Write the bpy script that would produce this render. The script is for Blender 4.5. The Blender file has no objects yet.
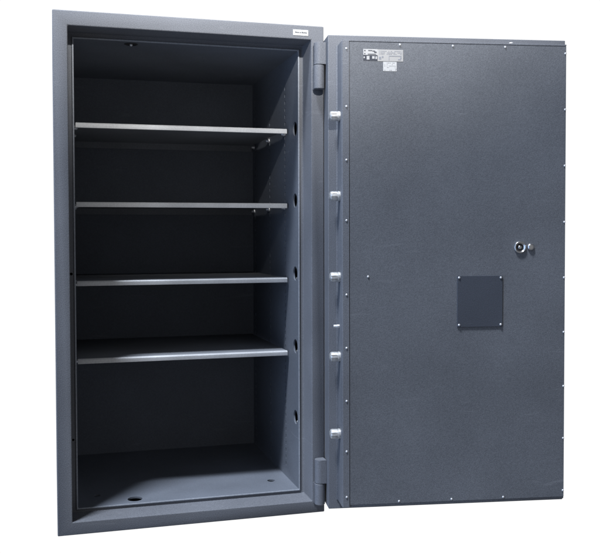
import bpy, bmesh, math, random
from mathutils import Vector, Matrix
random.seed(4)
S = 1.8                                   # the safe is about 1.8 m tall; all numbers below are in heights
scene = bpy.context.scene
COL = scene.collection

# ------------------------------------------------------------------ materials
def mat(name, col, rough=.5, metal=0., spec=.5):
    m = bpy.data.materials.new(name); m.use_nodes = True
    b = m.node_tree.nodes['Principled BSDF']
    b.inputs['Base Color'].default_value = (*col, 1)
    b.inputs['Roughness'].default_value = rough
    b.inputs['Metallic'].default_value = metal
    b.inputs['Specular IOR Level'].default_value = spec
    return m

def paint(name, c0, c1, rough=.42, metal=.25, scale=370, bump=.22, wear=0.12, spec=.5, scuff=.22):
    m = mat(name, c0, rough, metal, spec)
    nt = m.node_tree; N = nt.nodes; L = nt.links; b = N['Principled BSDF']
    tc = N.new('ShaderNodeTexCoord')
    n1 = N.new('ShaderNodeTexNoise'); n1.inputs['Scale'].default_value = scale; n1.inputs['Detail'].default_value = 3
    n2 = N.new('ShaderNodeTexNoise'); n2.inputs['Scale'].default_value = 3.1; n2.inputs['Detail'].default_value = 5
    n3 = N.new('ShaderNodeTexVoronoi'); n3.inputs['Scale'].default_value = scale * .8
    for n in (n1, n2, n3): L.new(tc.outputs['Object'], n.inputs['Vector'])
    r1 = N.new('ShaderNodeMapRange'); r1.inputs['From Min'].default_value = .3; r1.inputs['From Max'].default_value = .7
    L.new(n1.outputs['Fac'], r1.inputs['Value'])
    mx = N.new('ShaderNodeMix'); mx.data_type = 'RGBA'
    mx.inputs['A'].default_value = (*c0, 1); mx.inputs['B'].default_value = (*c1, 1)
    L.new(r1.outputs['Result'], mx.inputs['Factor'])
    r2 = N.new('ShaderNodeMapRange'); r2.inputs['From Min'].default_value = .3; r2.inputs['From Max'].default_value = .7
    r2.inputs['To Min'].default_value = 1 - wear; r2.inputs['To Max'].default_value = 1 + wear
    L.new(n2.outputs['Fac'], r2.inputs['Value'])
    hv = N.new('ShaderNodeHueSaturation'); L.new(mx.outputs['Result'], hv.inputs['Color']); L.new(r2.outputs['Result'], hv.inputs['Value'])
    # sparse scuffs and rub marks
    mp = N.new('ShaderNodeMapping'); mp.inputs['Rotation'].default_value = (.3, .9, .2); mp.inputs['Scale'].default_value = (3.0, 3.0, 26.0)
    L.new(tc.outputs['Object'], mp.inputs['Vector'])
    n4 = N.new('ShaderNodeTexNoise'); n4.inputs['Scale'].default_value = 1.7; n4.inputs['Detail'].default_value = 6; n4.inputs['Distortion'].default_value = .6
    L.new(mp.outputs['Vector'], n4.inputs['Vector'])
    r4 = N.new('ShaderNodeMapRange'); r4.inputs['From Min'].default_value = .66; r4.inputs['From Max'].default_value = .80; r4.inputs['To Max'].default_value = scuff
    L.new(n4.outputs['Fac'], r4.inputs['Value'])
    m5 = N.new('ShaderNodeMix'); m5.data_type = 'RGBA'; m5.inputs['B'].default_value = (.36, .37, .39, 1)
    L.new(r4.outputs['Result'], m5.inputs['Factor']); L.new(hv.outputs['Color'], m5.inputs['A'])
    L.new(m5.outputs['Result'], b.inputs['Base Color'])
    rr = N.new('ShaderNodeMapRange'); rr.inputs['To Min'].default_value = rough - .1; rr.inputs['To Max'].default_value = rough + .12
    L.new(n2.outputs['Fac'], rr.inputs['Value']); L.new(rr.outputs['Result'], b.inputs['Roughness'])
    ad = N.new('ShaderNodeMath'); ad.operation = 'ADD'
    L.new(n1.outputs['Fac'], ad.inputs[0]); L.new(n3.outputs['Distance'], ad.inputs[1])
    bp = N.new('ShaderNodeBump'); bp.inputs['Strength'].default_value = bump; bp.inputs['Distance'].default_value = .0009
    L.new(ad.outputs[0], bp.inputs['Height']); L.new(bp.outputs['Normal'], b.inputs['Normal'])
    return m

M_paint = paint('hammered_grey_paint', (.112, .117, .131), (.192, .199, .219), rough=.58, metal=.04, spec=.25)
M_panel = paint('door_panel_paint', (.104, .109, .121), (.164, .171, .187), rough=.58, metal=.04, spec=.25)
M_inner = paint('inside_grey_paint', (.112, .124, .146), (.160, .175, .204), rough=.62, metal=.0, spec=.3, bump=.2)
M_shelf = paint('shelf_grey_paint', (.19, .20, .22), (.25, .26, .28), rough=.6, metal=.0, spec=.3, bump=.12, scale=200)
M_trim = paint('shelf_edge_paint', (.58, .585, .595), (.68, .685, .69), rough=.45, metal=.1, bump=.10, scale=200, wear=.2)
M_rim = paint('lip_highlight_paint', (.26, .28, .31), (.36, .38, .42), rough=.5, metal=.1, bump=.1, scale=200)
M_plate = paint('dark_plate_paint', (.045, .052, .068), (.068, .076, .095), rough=.6, metal=.1)
M_chrome = mat('polished_chrome', (.70, .70, .71), .24, 1.)
M_zinc = paint('zinc_steel', (.50, .495, .485), (.76, .75, .73), rough=.42, metal=.6, scale=120, bump=.15)
M_screw = mat('bright_screw_steel', (.74, .74, .75), .35, .5)
M_dark = mat('dark_recess', (.02, .02, .022), .6)
M_label = mat('white_label_film', (.44, .435, .43), .5)
M_sticker = mat('white_paper_sticker', (.50, .50, .495), .6)
M_bodysticker = mat('white_frame_sticker', (.52, .52, .51), .5)
M_silver = mat('silver_label_foil', (.36, .355, .35), .5, .15)
M_ink = mat('black_label_ink', (.03, .035, .05), .6)
M_greyink = mat('grey_label_print', (.22, .23, .26), .6)

# ------------------------------------------------------------------ helpers
def link(name, bm, mats, parent=None, smooth=False):
    me = bpy.data.meshes.new(name)
    bmesh.ops.recalc_face_normals(bm, faces=bm.faces)
    bm.to_mesh(me); bm.free()
    for m in (mats if isinstance(mats, (list, tuple)) else [mats]): me.materials.append(m)
    if smooth:
        for p in me.polygons: p.use_smooth = True
    o = bpy.data.objects.new(name, me); COL.objects.link(o)
    if parent: o.parent = parent
    return o

def box(bm, a, b, mi=0):
    vs = []
    for x in (a[0], b[0]):
        for y in (a[1], b[1]):
            for z in (a[2], b[2]): vs.append(bm.verts.new((x*S, y*S, z*S)))
    for f in ((0,1,3,2),(4,6,7,5),(0,4,5,1),(2,3,7,6),(0,2,6,4),(1,5,7,3)):
        fc = bm.faces.new([vs[i] for i in f]); fc.material_index = mi
    return vs

def lathe(bm, prof, c, axis, seg=32, mi=0):
    """prof = [(radius, distance along axis)], closed by caps; all in heights"""
    ax = Vector(axis).normalized(); u = ax.orthogonal().normalized(); v = ax.cross(u)
    rings = []
    for r, h in prof:
        if r <= 1e-7: rings.append([bm.verts.new((Vector(c) + ax*h)*S)])
        else: rings.append([bm.verts.new((Vector(c) + ax*h + (u*math.cos(t)+v*math.sin(t))*r)*S)
                            for t in [2*math.pi*k/seg for k in range(seg)]])
    for A, B in zip(rings, rings[1:]):
        for k in range(seg):
            q = [A[k % len(A)], A[(k+1) % len(A)], B[(k+1) % len(B)], B[k % len(B)]]
            w = []
            for x in q:
                if x not in w: w.append(x)
            if len(w) > 2: bm.faces.new(w).material_index = mi
    for R in (rings[0], rings[-1]):
        if len(R) > 2: bm.faces.new(R).material_index = mi

def bevel(o, w, seg=2, ang=35):
    md = o.modifiers.new('bevel', 'BEVEL'); md.width = w*S; md.segments = seg
    md.limit_method = 'ANGLE'; md.angle_limit = math.radians(ang); md.harden_normals = False

def bake(o):
    dg = bpy.context.evaluated_depsgraph_get()
    me = bpy.data.meshes.new_from_object(o.evaluated_get(dg))
    o.modifiers.clear(); o.data = me

def cut(o, bm):
    c = link('cutter', bm, M_dark, o.parent)
    md = o.modifiers.new('cut', 'BOOLEAN'); md.operation = 'DIFFERENCE'; md.object = c; md.solver = 'EXACT'
    bpy.context.view_layer.update(); bake(o)
    bpy.data.objects.remove(c, do_unlink=True)

def shade(o, deg=30):
    for p in o.data.polygons: p.use_smooth = True
    try: o.data.set_sharp_from_angle(angle=math.radians(deg))
    except Exception: pass

# ------------------------------------------------------------------ fitted dimensions (in heights)
W = .536; D = .4663; Y1 = .0585
OX0, OX1, OZ0, OZ1 = .0278, .5092, .0248, .9718
IX0, IX1, IZ0, IZ1 = .0401, .4977, .0334, .9604
E_ = .0035; G = .012

safe = bpy.data.objects.new('safe', None); COL.objects.link(safe)
safe.location = (0, 0, 0)
safe['label'] = 'tall blue-grey hammered steel safe with its door swung wide open, four shelves inside'
safe['category'] = 'safe'

# ---- body: nested rectangular loops
def loops(bm, seq, cap0=True, cap1=True):
    L = []
    for x0, x1, z0, z1, y in seq:
        L.append([bm.verts.new((p[0]*S, y*S, p[1]*S)) for p in ((x0,z0),(x1,z0),(x1,z1),(x0,z1))])
    for A, B in zip(L, L[1:]):
        for k in range(4): bm.faces.new((A[k], A[(k+1)%4], B[(k+1)%4], B[k]))
    if cap0: bm.faces.new(L[0])
    if cap1: bm.faces.new(L[-1])
rx0, rx1, rz0, rz1 = IX0-E_-.0002, IX1+E_+.0002, IZ0-E_-.0002, IZ1+E_+.0002
bm = bmesh.new()
loops(bm, [(0, W, 0, 1, .512), (0, W, 0, 1, 0), (OX0, OX1, OZ0, OZ1, 0), (OX0, OX1, OZ0, OZ1, Y1),
           (rx0, rx1, rz0, rz1, Y1), (rx0, rx1, rz0, rz1, Y1+.006),
           (rx0-G, rx1+G, rz0-G*.6, rz1+G*.6, Y1+.006), (rx0-G, rx1+G, rz0-G*.6, rz1+G*.6, D+.02)])
body = link('body', bm, M_paint, safe)
bevel(body, .0021, 3); bpy.context.view_layer.update(); bake(body)
bm = bmesh.new()
lathe(bm, [(.0028, 0), (.0028, .02)], (.0315, Y1-.005, .4992), (0,1,0), 16)     # little hole in the rebate
lathe(bm, [(.0024, 0), (.0024, .02)], (.0320, Y1-.005, .1700), (0,1,0), 16)
cut(body, bm); shade(body)

# ---- inner liner with bolt holes, anchor holes and shelf slots
bm = bmesh.new()
loops(bm, [(IX0-E_, IX1+E_, IZ0-E_, IZ1+E_, D+E_), (IX0-E_, IX1+E_, IZ0-E_, IZ1+E_, Y1-.0024),
           (IX0, IX1, IZ0, IZ1, Y1-.0024), (IX0, IX1, IZ0, IZ1, D)])
liner = link('inner_liner', bm, M_inner, safe)
bevel(liner, .0014, 2); bpy.context.view_layer.update(); bake(liner)
bm = bmesh.new()
HZ = (.8007, .6483, .4922, .3359, .1831)
for z in HZ:
    lathe(bm, [(.0152, 0), (.0152, .012)], (IX1-.004, .0808, z), (1,0,0), 32)
    lathe(bm, [(.0152, 0), (.0152, .012)], (IX0+.004, .0808, z), (-1,0,0), 32)
lathe(bm, [(.0072, 0), (.0072, .012)], (.0804, .1296, IZ0+.004), (0,0,-1), 28)
lathe(bm, [(.0150, 0), (.0150, .012)], (.1546, .0855, IZ0+.004), (0,0,-1), 36)
lathe(bm, [(.0084, 0), (.0084, .012)], (.4564, .1342, IZ0+.004), (0,0,-1), 28)
lathe(bm, [(.0138, 0), (.0138, .012)], (.1535, .0790, IZ1-.004), (0,0,1), 36)
cut(liner, bm)
bm = bmesh.new()
for yc in (.1590, .2920, .4400):
    for k in range(56):
        z = .0620 + k*.0155
        box(bm, (IX1-.003, yc-.0028, z-.0040), (IX1+.009, yc+.0028, z+.0040))
        box(bm, (IX0-.009, yc-.0019, z-.0034), (IX0+.003, yc+.0019, z+.0034))
cut(liner, bm); shade(liner)
liner.data.materials.append(M_rim)          # bevel highlight put into the colour: lighter lip around the opening
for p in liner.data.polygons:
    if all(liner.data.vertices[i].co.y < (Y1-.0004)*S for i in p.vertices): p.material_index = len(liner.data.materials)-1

# grommet and stud in the ceiling hole, plugs behind the bolt holes
bm = bmesh.new(); lathe(bm, [(.0136, 0), (.0136, .0015), (.010, .0025), (.010, .001)], (.1535, .0790, IZ1+.001), (0,0,-1), 32)
link('ceiling_plug', bm, M_dark, safe, True)
bm = bmesh.new(); lathe(bm, [(.0030, 0), (.0030, .003), (.0018, .0045), (0, .005)], (.1535, .0770, IZ1), (0,0,-1), 20)
link('ceiling_stud', bm, M_screw, safe, True)
for z in HZ[2:]:
    bm = bmesh.new(); lathe(bm, [(.0032, 0), (.0032, .006), (.002, .0075), (0, .008)], (IX1+.0105, .0815, z-.0110), (-1,0,0), 18)
    link('hole_stud', bm, M_zinc, safe, True)

# ---- shelves
SY = .1283; SH = (.8063, .6437, .4809, .3198)
def shelf_bm(trim=False):
    bm = bmesh.new(); t = .0016
    x0, x1, y0, y1 = IX0+.0040, IX1-.0040, SY, D-.004
    # folded sheet: profile in y,z (front lip, top sheet, rear lip)
    if trim: pr = [(y0+.0075,.0003),(y0+.0075,-.0088),(y0+.0085,-.0088),(y0+.0085,-.0101),(y0,-.0101),(y0,-.0024),(y0+.0018,.0003)]
    else: pr = [(y0+.0076,0),(y1,0),(y1,-.0170),(y1-t,-.0170),(y1-t,-t),(y0+.0076,-t)]
    A = [bm.verts.new((x0*S, p[0]*S, p[1]*S)) for p in pr]; B = [bm.verts.new((x1*S, p[0]*S, p[1]*S)) for p in pr]
    n = len(pr)
    for k in range(n): bm.faces.new((A[k], A[(k+1)%n], B[(k+1)%n], B[k]))
    bm.faces.new(A); bm.faces.new(B)
    return bm
s0 = link('shelf', shelf_bm(), M_shelf, safe); s0.location.z = SH[0]*S
bevel(s0, .0007, 2); bpy.context.view_layer.update(); bake(s0); shade(s0)
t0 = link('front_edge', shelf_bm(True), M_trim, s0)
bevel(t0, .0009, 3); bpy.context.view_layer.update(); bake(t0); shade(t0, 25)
for z in SH[1:]:
    c = s0.copy(); COL.objects.link(c); c.parent = safe; c.location.z = z*S
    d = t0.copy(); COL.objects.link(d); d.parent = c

bm = bmesh.new()
lathe(bm, [(.0016, -.004), (.0016, .0005), (.0052, .0006), (.0052, .0022), (.0042, .0040), (.0034, .0085), (0, .0100)], (0,0,0), (1,0,0), 18)
clip0 = None
for z in SH:
    for x, sx in ((IX0, 1), (IX1, -1)):
        for yc in (.1590, .2960, .4460):
            if clip0 is None:
                clip0 = link('shelf_clip', bm, M_screw, safe, True); c = clip0
            else:
                c = clip0.copy(); COL.objects.link(c); c.parent = safe
            c.location = (x*S, yc*S, (z-.0074)*S); c.rotation_euler = (0, 0, 0 if sx > 0 else math.pi)

# ---- hinges on the front of the body (upper knuckle carries the door, lower one the body)
def knuckle(z0, z1, full):
    bm = bmesh.new(); cx, cy, r = .5222, -.0120, .0108
    if full:   # round nose running into a flat block
        P = [(cx + r*math.cos(a), cy + r*math.sin(a)) for a in [math.radians(90 + 180*k/14) for k in range(15)]]
        P += [(.5330, cy - r), (.5330, -.0006), (cx, -.0006)]
        A = [bm.verts.new((p[0]*S, p[1]*S, z0*S)) for p in P]; B = [bm.verts.new((p[0]*S, p[1]*S, z1*S)) for p in P]
        n = len(P)
        for k in range(n): bm.faces.new((A[k], A[(k+1)%n], B[(k+1)%n], B[k]))
        bm.faces.new(A); bm.faces.new(B)
    else:
        lathe(bm, [(r-.0012, 0), (r, .0012), (r, z1-z0-.0012), (r-.0012, z1-z0)], (cx-.0006, cy, z0), (0,0,1), 32)
    return bm
for z0, zm, z1 in ((.8700, .9186, .9630), (.0215, .0655, .1143)):
    bm = bmesh.new(); box(bm, (.5115, -.0028, z0), (.5335, -.0004, zm-.001))
    h = link('hinge', bm, M_paint, safe); bevel(h, .0006)
    o = link('hinge_knuckle', knuckle(zm+.0005, z1, True), M_paint, h); bevel(o, .0010, 2, 50); shade(o, 40)
    o = link('hinge_knuckle', knuckle(z0, zm-.0005, False), M_paint, h); shade(o, 40)
    bm = bmesh.new(); lathe(bm, [(.0062, 0), (.0062, z1-z0-.002)], (.5216, -.0120, z0+.001), (0,0,1), 20)
    link('hinge_pin', bm, M_zinc, h, True)

# ---- sticker on the frame
bm = bmesh.new()
box(bm, (.4707, -.0006, .9790), (.5027, .0002, .9905))
random.seed(11)
x = .4752
for w_, g_, h_ in ((.0020,.0005,.0026),(.0016,.0004,.0018),(.0017,.0004,.0018),(.0016,.0012,.0018),(.0012,.0004,.0018),(.0012,.0014,.0018),(.0021,.0004,.0026),(.0014,.0004,.0018),(.0015,.0004,.0018),(.0012,.0004,.0024),(.0016,.0004,.0018),(.0014,.0004,.0018)):
    box(bm, (x, -.0009, .9838), (x+w_, -.0004, .9838+h_), 1); x += w_+g_
link('sticker', bm, [M_bodysticker, M_ink], safe)

# ------------------------------------------------------------------ door (local frame: x along door, -y towards viewer)
PX, PY, PHI = .5299, -.0450, -.1486
S_BODY = S; S = S*.9723            # door details were measured in a slightly larger unit
LZB, LZT, LL, TL = .005, .9838, .5089, .060
PO, TP, PZB, PZT, PR = .0190, .0514, .0237, .9618, .4872
bm = bmesh.new(); box(bm, (0, 0, LZB), (LL, TL, LZT))
door = link('door', bm, M_paint, safe); door.location = (PX*S_BODY, PY*S_BODY, .01588*S_BODY); door.rotation_euler = (0, 0, PHI)
bevel(door, .0014, 3); shade(door)
bm = bmesh.new(); box(bm, (PO, -TP+.0016, PZB), (PR, .0005, PZT)); box(bm, (PO-.0022, -.0024, PZB), (PO+.004, .0004, PZT))
plug = link('door_plug', bm, M_paint, door); bevel(plug, .0011, 3); bpy.context.view_layer.update(); bake(plug)
BZ = (.8146, .6530, .4888, .3262, .1680)
bm = bmesh.new()
for z in BZ: lathe(bm, [(.0118, -.004), (.0118, .010)], (PO, -.0245, z), (1,0,0), 32)
lathe(bm, [(.0046, -.004), (.0046, .010)], (PO, -.0200, .388), (1,0,0), 20)
cut(plug, bm); shade(plug)
# raised edge strip and cover panel
bm = bmesh.new(); box(bm, (PO+.0008, -TP-.0014, PZB+.0006), (.0334, -TP+.0014, PZT-.0008))
o = link('edge_strip', bm, M_paint, door); bevel(o, .0007)
bm = bmesh.new(); box(bm, (.0348, -TP-.0004, PZB+.0046), (PR-.0006, -TP+.0013, PZT-.0030))
o = link('cover_panel', bm, M_panel, door); bevel(o, .0006)
# folded lip running along the top of the plug
bm = bmesh.new(); box(bm, (PO+.0012, -TP-.0006, PZT-.0022), (PR-.0004, -TP+.004, PZT+.0014))
o = link('top_lip', bm, M_paint, door); bevel(o, .0007)

# bolts
def bolt_bm():
    bm = bmesh.new()
    lathe(bm, [(.0070, -.0205), (.0092, -.0188), (.0100, -.0165), (.0100, -.0062), (.0092, -.0056), (.0092, -.0046), (.0104, -.0040), (.0104, .008)], (0,0,0), (1,0,0), 36)
    return bm
b0 = link('locking_bolt', bolt_bm(), M_zinc, door); shade(b0, 50)
bc = bmesh.new(); box(bc, (-.0215, -.013, .0022), (-.0064, -.0072, .0038)); box(bc, (-.0215, -.013, -.0040), (-.0064, -.0072, -.0026)); box(bc, (-.0215, -.0016, -.0011), (-.0185, .0016, .0011))
cut(b0, bc); shade(b0, 40)
for k, z in enumerate(BZ):
    if k: c = b0.copy(); COL.objects.link(c); c.parent = door
    else: c = b0
    c.location = ((PO)*S, -.0245*S, z*S); c.rotation_euler = (math.radians((0, -9, 8, -5, 4)[k]), 0, 0)
bm = bmesh.new(); lathe(bm, [(.0026, -.0120), (.0030, -.0112), (.0030, -.0055), (.0036, -.005), (.0036, .008)], (PO, -.0200, .388), (1,0,0), 20)
link('release_pin', bm, M_zinc, door, True)

# screws
def screw_bm(r=.0023):
    bm = bmesh.new()
    lathe(bm, [(r, -.0004), (r, .0005), (r*.86, .0012), (r*.5, .0017), (0, .0019)], (0,0,0), (0,-1,0), 18)
    return bm
sc0 = link('screw', screw_bm(), M_screw, door, True)
first = [True]
def screw(s, z, t, k=1.):
    if first[0]: c = sc0; first[0] = False
    else: c = sc0.copy(); COL.objects.link(c); c.parent = door
    c.location = (s*S, -t*S, z*S); c.scale = (k, 1, k)
for z in (.9448, .8302, .7239, .6032, .4543, .3472, .2401, .1380, .0453): screw(.0276, z, TP+.0014)
for s in (.1370, .2464, .3561): screw(s, .9549, TP+.0004)
for z in (.9446, .8301, .7151, .5994, .4848, .3719, .2595, .1509, .0415): screw(.4845, z, TP+.0004)
for s in (.1358, .2460, .3558): screw(s, .0325, TP+.0004)
screw(.0719, .4902, TP+.0004)
for s, z in ((.2600, .4865), (.3480, .4860), (.3480, .3900), (.2600, .3900)): screw(s, z, TP+.0028, 1.05)
# square cover plate
bm = bmesh.new(); box(bm, (.2563, -TP-.0026, .3856), (.3520, -TP-.0002, .4902))
o = link('square_plate', bm, M_plate, door); bevel(o, .0005)

# knobs: round cup knob with a small one beside it
bm = bmesh.new()
lathe(bm, [(.0130, 0), (.0128, .0016), (.0121, .0034), (.0112, .0043), (.0103, .0041), (.0094, .0030), (.0078, .0012), (.0040, .0010), (.0034, .0024), (.0018, .0030), (0, .0031)], (.3890, -TP-.0002, .5478), (0,-1,0), 48)
k1 = link('round_knob', bm, M_chrome, door); shade(k1, 60)
bm = bmesh.new(); lathe(bm, [(.0074, 0), (.0074, .0003), (.0042, .0004), (0, .0005)], (.3890, -TP-.0014, .5478), (0,-1,0), 32)
link('knob_centre', bm, M_dark, door)
bm = bmesh.new()
lathe(bm, [(.0076, 0), (.0074, .0014), (.0066, .0030), (.0054, .0041), (.0038, .0048), (.0018, .0051), (0, .0052)], (.4120, -TP-.0002, .5483), (0,-1,0), 36)
link('small_knob', bm, M_chrome, door, True)
bm = bmesh.new(); lathe(bm, [(.0046, 0), (.0046, .002), (.0030, .0032), (0, .0034)], (.3710, -TP+.006, PZT+.0012), (0,0,1), 20)
link('top_screw', bm, M_screw, door, True)

# certification label strip and paper sticker
def q(bm, s0, s1, z0, z1, t, mi): box(bm, (s0, -TP-.0004-t, z0), (s1, -TP-.0002, z1), mi)
bm = bmesh.new()
q(bm, .0622, .0912, .9333, .9450, .0004, 0)          # white upper half
q(bm, .0622, .0912, .9222, .9333, .00045, 1)         # dark lower half
q(bm, .0912, .1434, .9214, .9446, .0005, 2)          # silver foil
q(bm, .0640, .0664, .9408, .9430, .0008, 1); q(bm, .0640, .0662, .9350, .9368, .0008, 1)
q(bm, .0720, .0800, .9414, .9428, .0008, 1); q(bm, .0805, .0860, .9404, .9420, .0008, 1)
q(bm, .0842, .0892, .9378, .9400, .0008, 1); q(bm, .0712, .0880, .9344, .9356, .0008, 1)
q(bm, .0615+.0012, .0652, .9266, .9300, .0008, 0); q(bm, .0688, .0745, .9240, .9312, .0008, 0)
q(bm, .0800, .0850, .9258, .9310, .0008, 0); q(bm, .0868, .0898, .9252, .9308, .0008, 0)
# faint printed frame and rows on the foil
q(bm, .0950, .0958, .9345, .9430, .0008, 3); q(bm, .1405, .1413, .9345, .9430, .0008, 3)
for r_, z in enumerate((.9408, .9378, .9352)):
    s = .0975
    while s < .1390:
        w = random.uniform(.0012, .0034)
        if random.random() < .72: q(bm, s, min(s+w, .1395), z, z+.0012, .0008, 3)
        s += w + .0008
q(bm, .1140, .1400, .9312, .9326, .0008, 3); q(bm, .1140, .1150, .9236, .9312, .0008, 3)
q(bm, .0940, .0985, .9250, .9300, .0008, 3); q(bm, .1000, .1030, .9280, .9318, .0008, 3)
q(bm, .1330, .1390, .9240, .9262, .0008, 3); q(bm, .1375, .1400, .9268, .9300, .0008, 3)
link('rating_label', bm, [M_label, M_ink, M_silver, M_greyink], door)
bm = bmesh.new()
q(bm, .1026, .1302, .9018, .9204, .0004, 0)
for z in (.9178, .9148, .9118, .9088, .9058, .9034):
    s = .1050 if z != .9058 else .1110
    while s < .1275:
        w = random.uniform(.0008, .0022)
        if random.random() < .6: q(bm, s, s+w, z, z+.0009, .0007, 1)
        s += w + .0010
link('paper_sticker', bm, [M_sticker, M_greyink], door)

S = S_BODY
# ------------------------------------------------------------------ camera
cx, cy, cz, yaw, pit, roll, f, ppx, ppy = -.0025, -1.6243, .5734, .2618, -.0275, -.0034, 830.2624, 275.666, 258.4602
F = Vector((math.sin(yaw)*math.cos(pit), math.cos(yaw)*math.cos(pit), math.sin(pit)))
R = Vector((math.cos(yaw), -math.sin(yaw), 0)); U = R.cross(F)
R2 = R*math.cos(roll) + U*math.sin(roll); U2 = -R*math.sin(roll) + U*math.cos(roll)
cd = bpy.data.cameras.new('camera'); cam = bpy.data.objects.new('camera', cd); COL.objects.link(cam)
cd.sensor_width = 36; cd.sensor_fit = 'HORIZONTAL'; cd.lens = f*36/600
cd.shift_x = (300-ppx)/600; cd.shift_y = (ppy-276.5)/600; cd.clip_start = .05; cd.clip_end = 200
M = Matrix((R2, U2, -F)).transposed().to_4x4(); M.translation = Vector((cx, cy, cz))*S
cam.matrix_world = M
scene.camera = cam

# ------------------------------------------------------------------ light
def lamp(name, kind, pos, target, power, col, **kw):
    d = bpy.data.lights.new(name, kind); d.energy = power; d.color = col
    for k, v in kw.items(): setattr(d, k, v)
    o = bpy.data.objects.new(name, d); COL.objects.link(o)
    o.location = Vector(pos)*S
    o.rotation_euler = (Vector(target)-Vector(pos)).to_track_quat('-Z', 'Y').to_euler()
    return o
T = Vector((.25, .03, .40))
lamp('ceiling_lamp', 'AREA', T + 7.0*Vector((-1.15, -.96, 3.85)).normalized(), T, 2650, (.86, .94, 1.07), shape='SQUARE', size=1.7)
lamp('front_lamp', 'SPOT', (.27, -1.68, 1.70), (.46, 0, 1.70), 1260, (1.0, .995, .98), spot_size=math.radians(69), spot_blend=1.0, shadow_soft_size=.06)

# studio surround: bright white backdrop side, dim room side
w = bpy.data.worlds.new('World'); scene.world = w; w.use_nodes = True
nt = w.node_tree; N = nt.nodes; L = nt.links; bg = N['Background']
tc = N.new('ShaderNodeTexCoord'); sp = N.new('ShaderNodeSeparateXYZ'); L.new(tc.outputs['Generated'], sp.inputs[0])
mr = N.new('ShaderNodeMapRange'); mr.interpolation_type = 'SMOOTHSTEP'
mr.inputs['From Min'].default_value = .05; mr.inputs['From Max'].default_value = .30
L.new(sp.outputs['Y'], mr.inputs['Value'])
mx = N.new('ShaderNodeMix'); mx.data_type = 'RGBA'
mx.inputs['A'].default_value = (.050, .053, .060, 1); mx.inputs['B'].default_value = (1.05, 1.05, 1.05, 1)
L.new(mr.outputs['Result'], mx.inputs['Factor'])
m3 = N.new('ShaderNodeMapRange'); m3.interpolation_type = 'SMOOTHSTEP'      # pale window side of the room, on the left
m3.inputs['From Min'].default_value = -.55; m3.inputs['From Max'].default_value = -.95
L.new(sp.outputs['X'], m3.inputs['Value'])
m4 = N.new('ShaderNodeMix'); m4.data_type = 'RGBA'
L.new(m3.outputs['Result'], m4.inputs['Factor']); m6 = N.new('ShaderNodeMapRange'); m6.interpolation_type = 'SMOOTHSTEP'; m6.inputs['From Min'].default_value = -.45; m6.inputs['From Max'].default_value = -.9
L.new(sp.outputs['Y'], m6.inputs['Value'])
m7 = N.new('ShaderNodeMix'); m7.data_type = 'RGBA'; L.new(m6.outputs['Result'], m7.inputs['Factor'])
m7.inputs['A'].default_value = (.125, .13, .14, 1); m7.inputs['B'].default_value = (.23, .233, .242, 1)   # added front fill, stronger from the unseen side facing the safe
L.new(m7.outputs['Result'], m4.inputs['A']); m4.inputs['B'].default_value = (.85, 1.2, 1.85, 1)
L.new(m4.outputs['Result'], mx.inputs['A']); L.new(mx.outputs['Result'], bg.inputs['Color'])
bg.inputs['Strength'].default_value = 1.0

scene.view_settings.view_transform = 'Standard'; scene.view_settings.look = 'None'
scene.view_settings.exposure = 0; scene.view_settings.gamma = 1
scene.render.engine = 'CYCLES'
scene.render.resolution_x = 1024; scene.render.resolution_y = 944
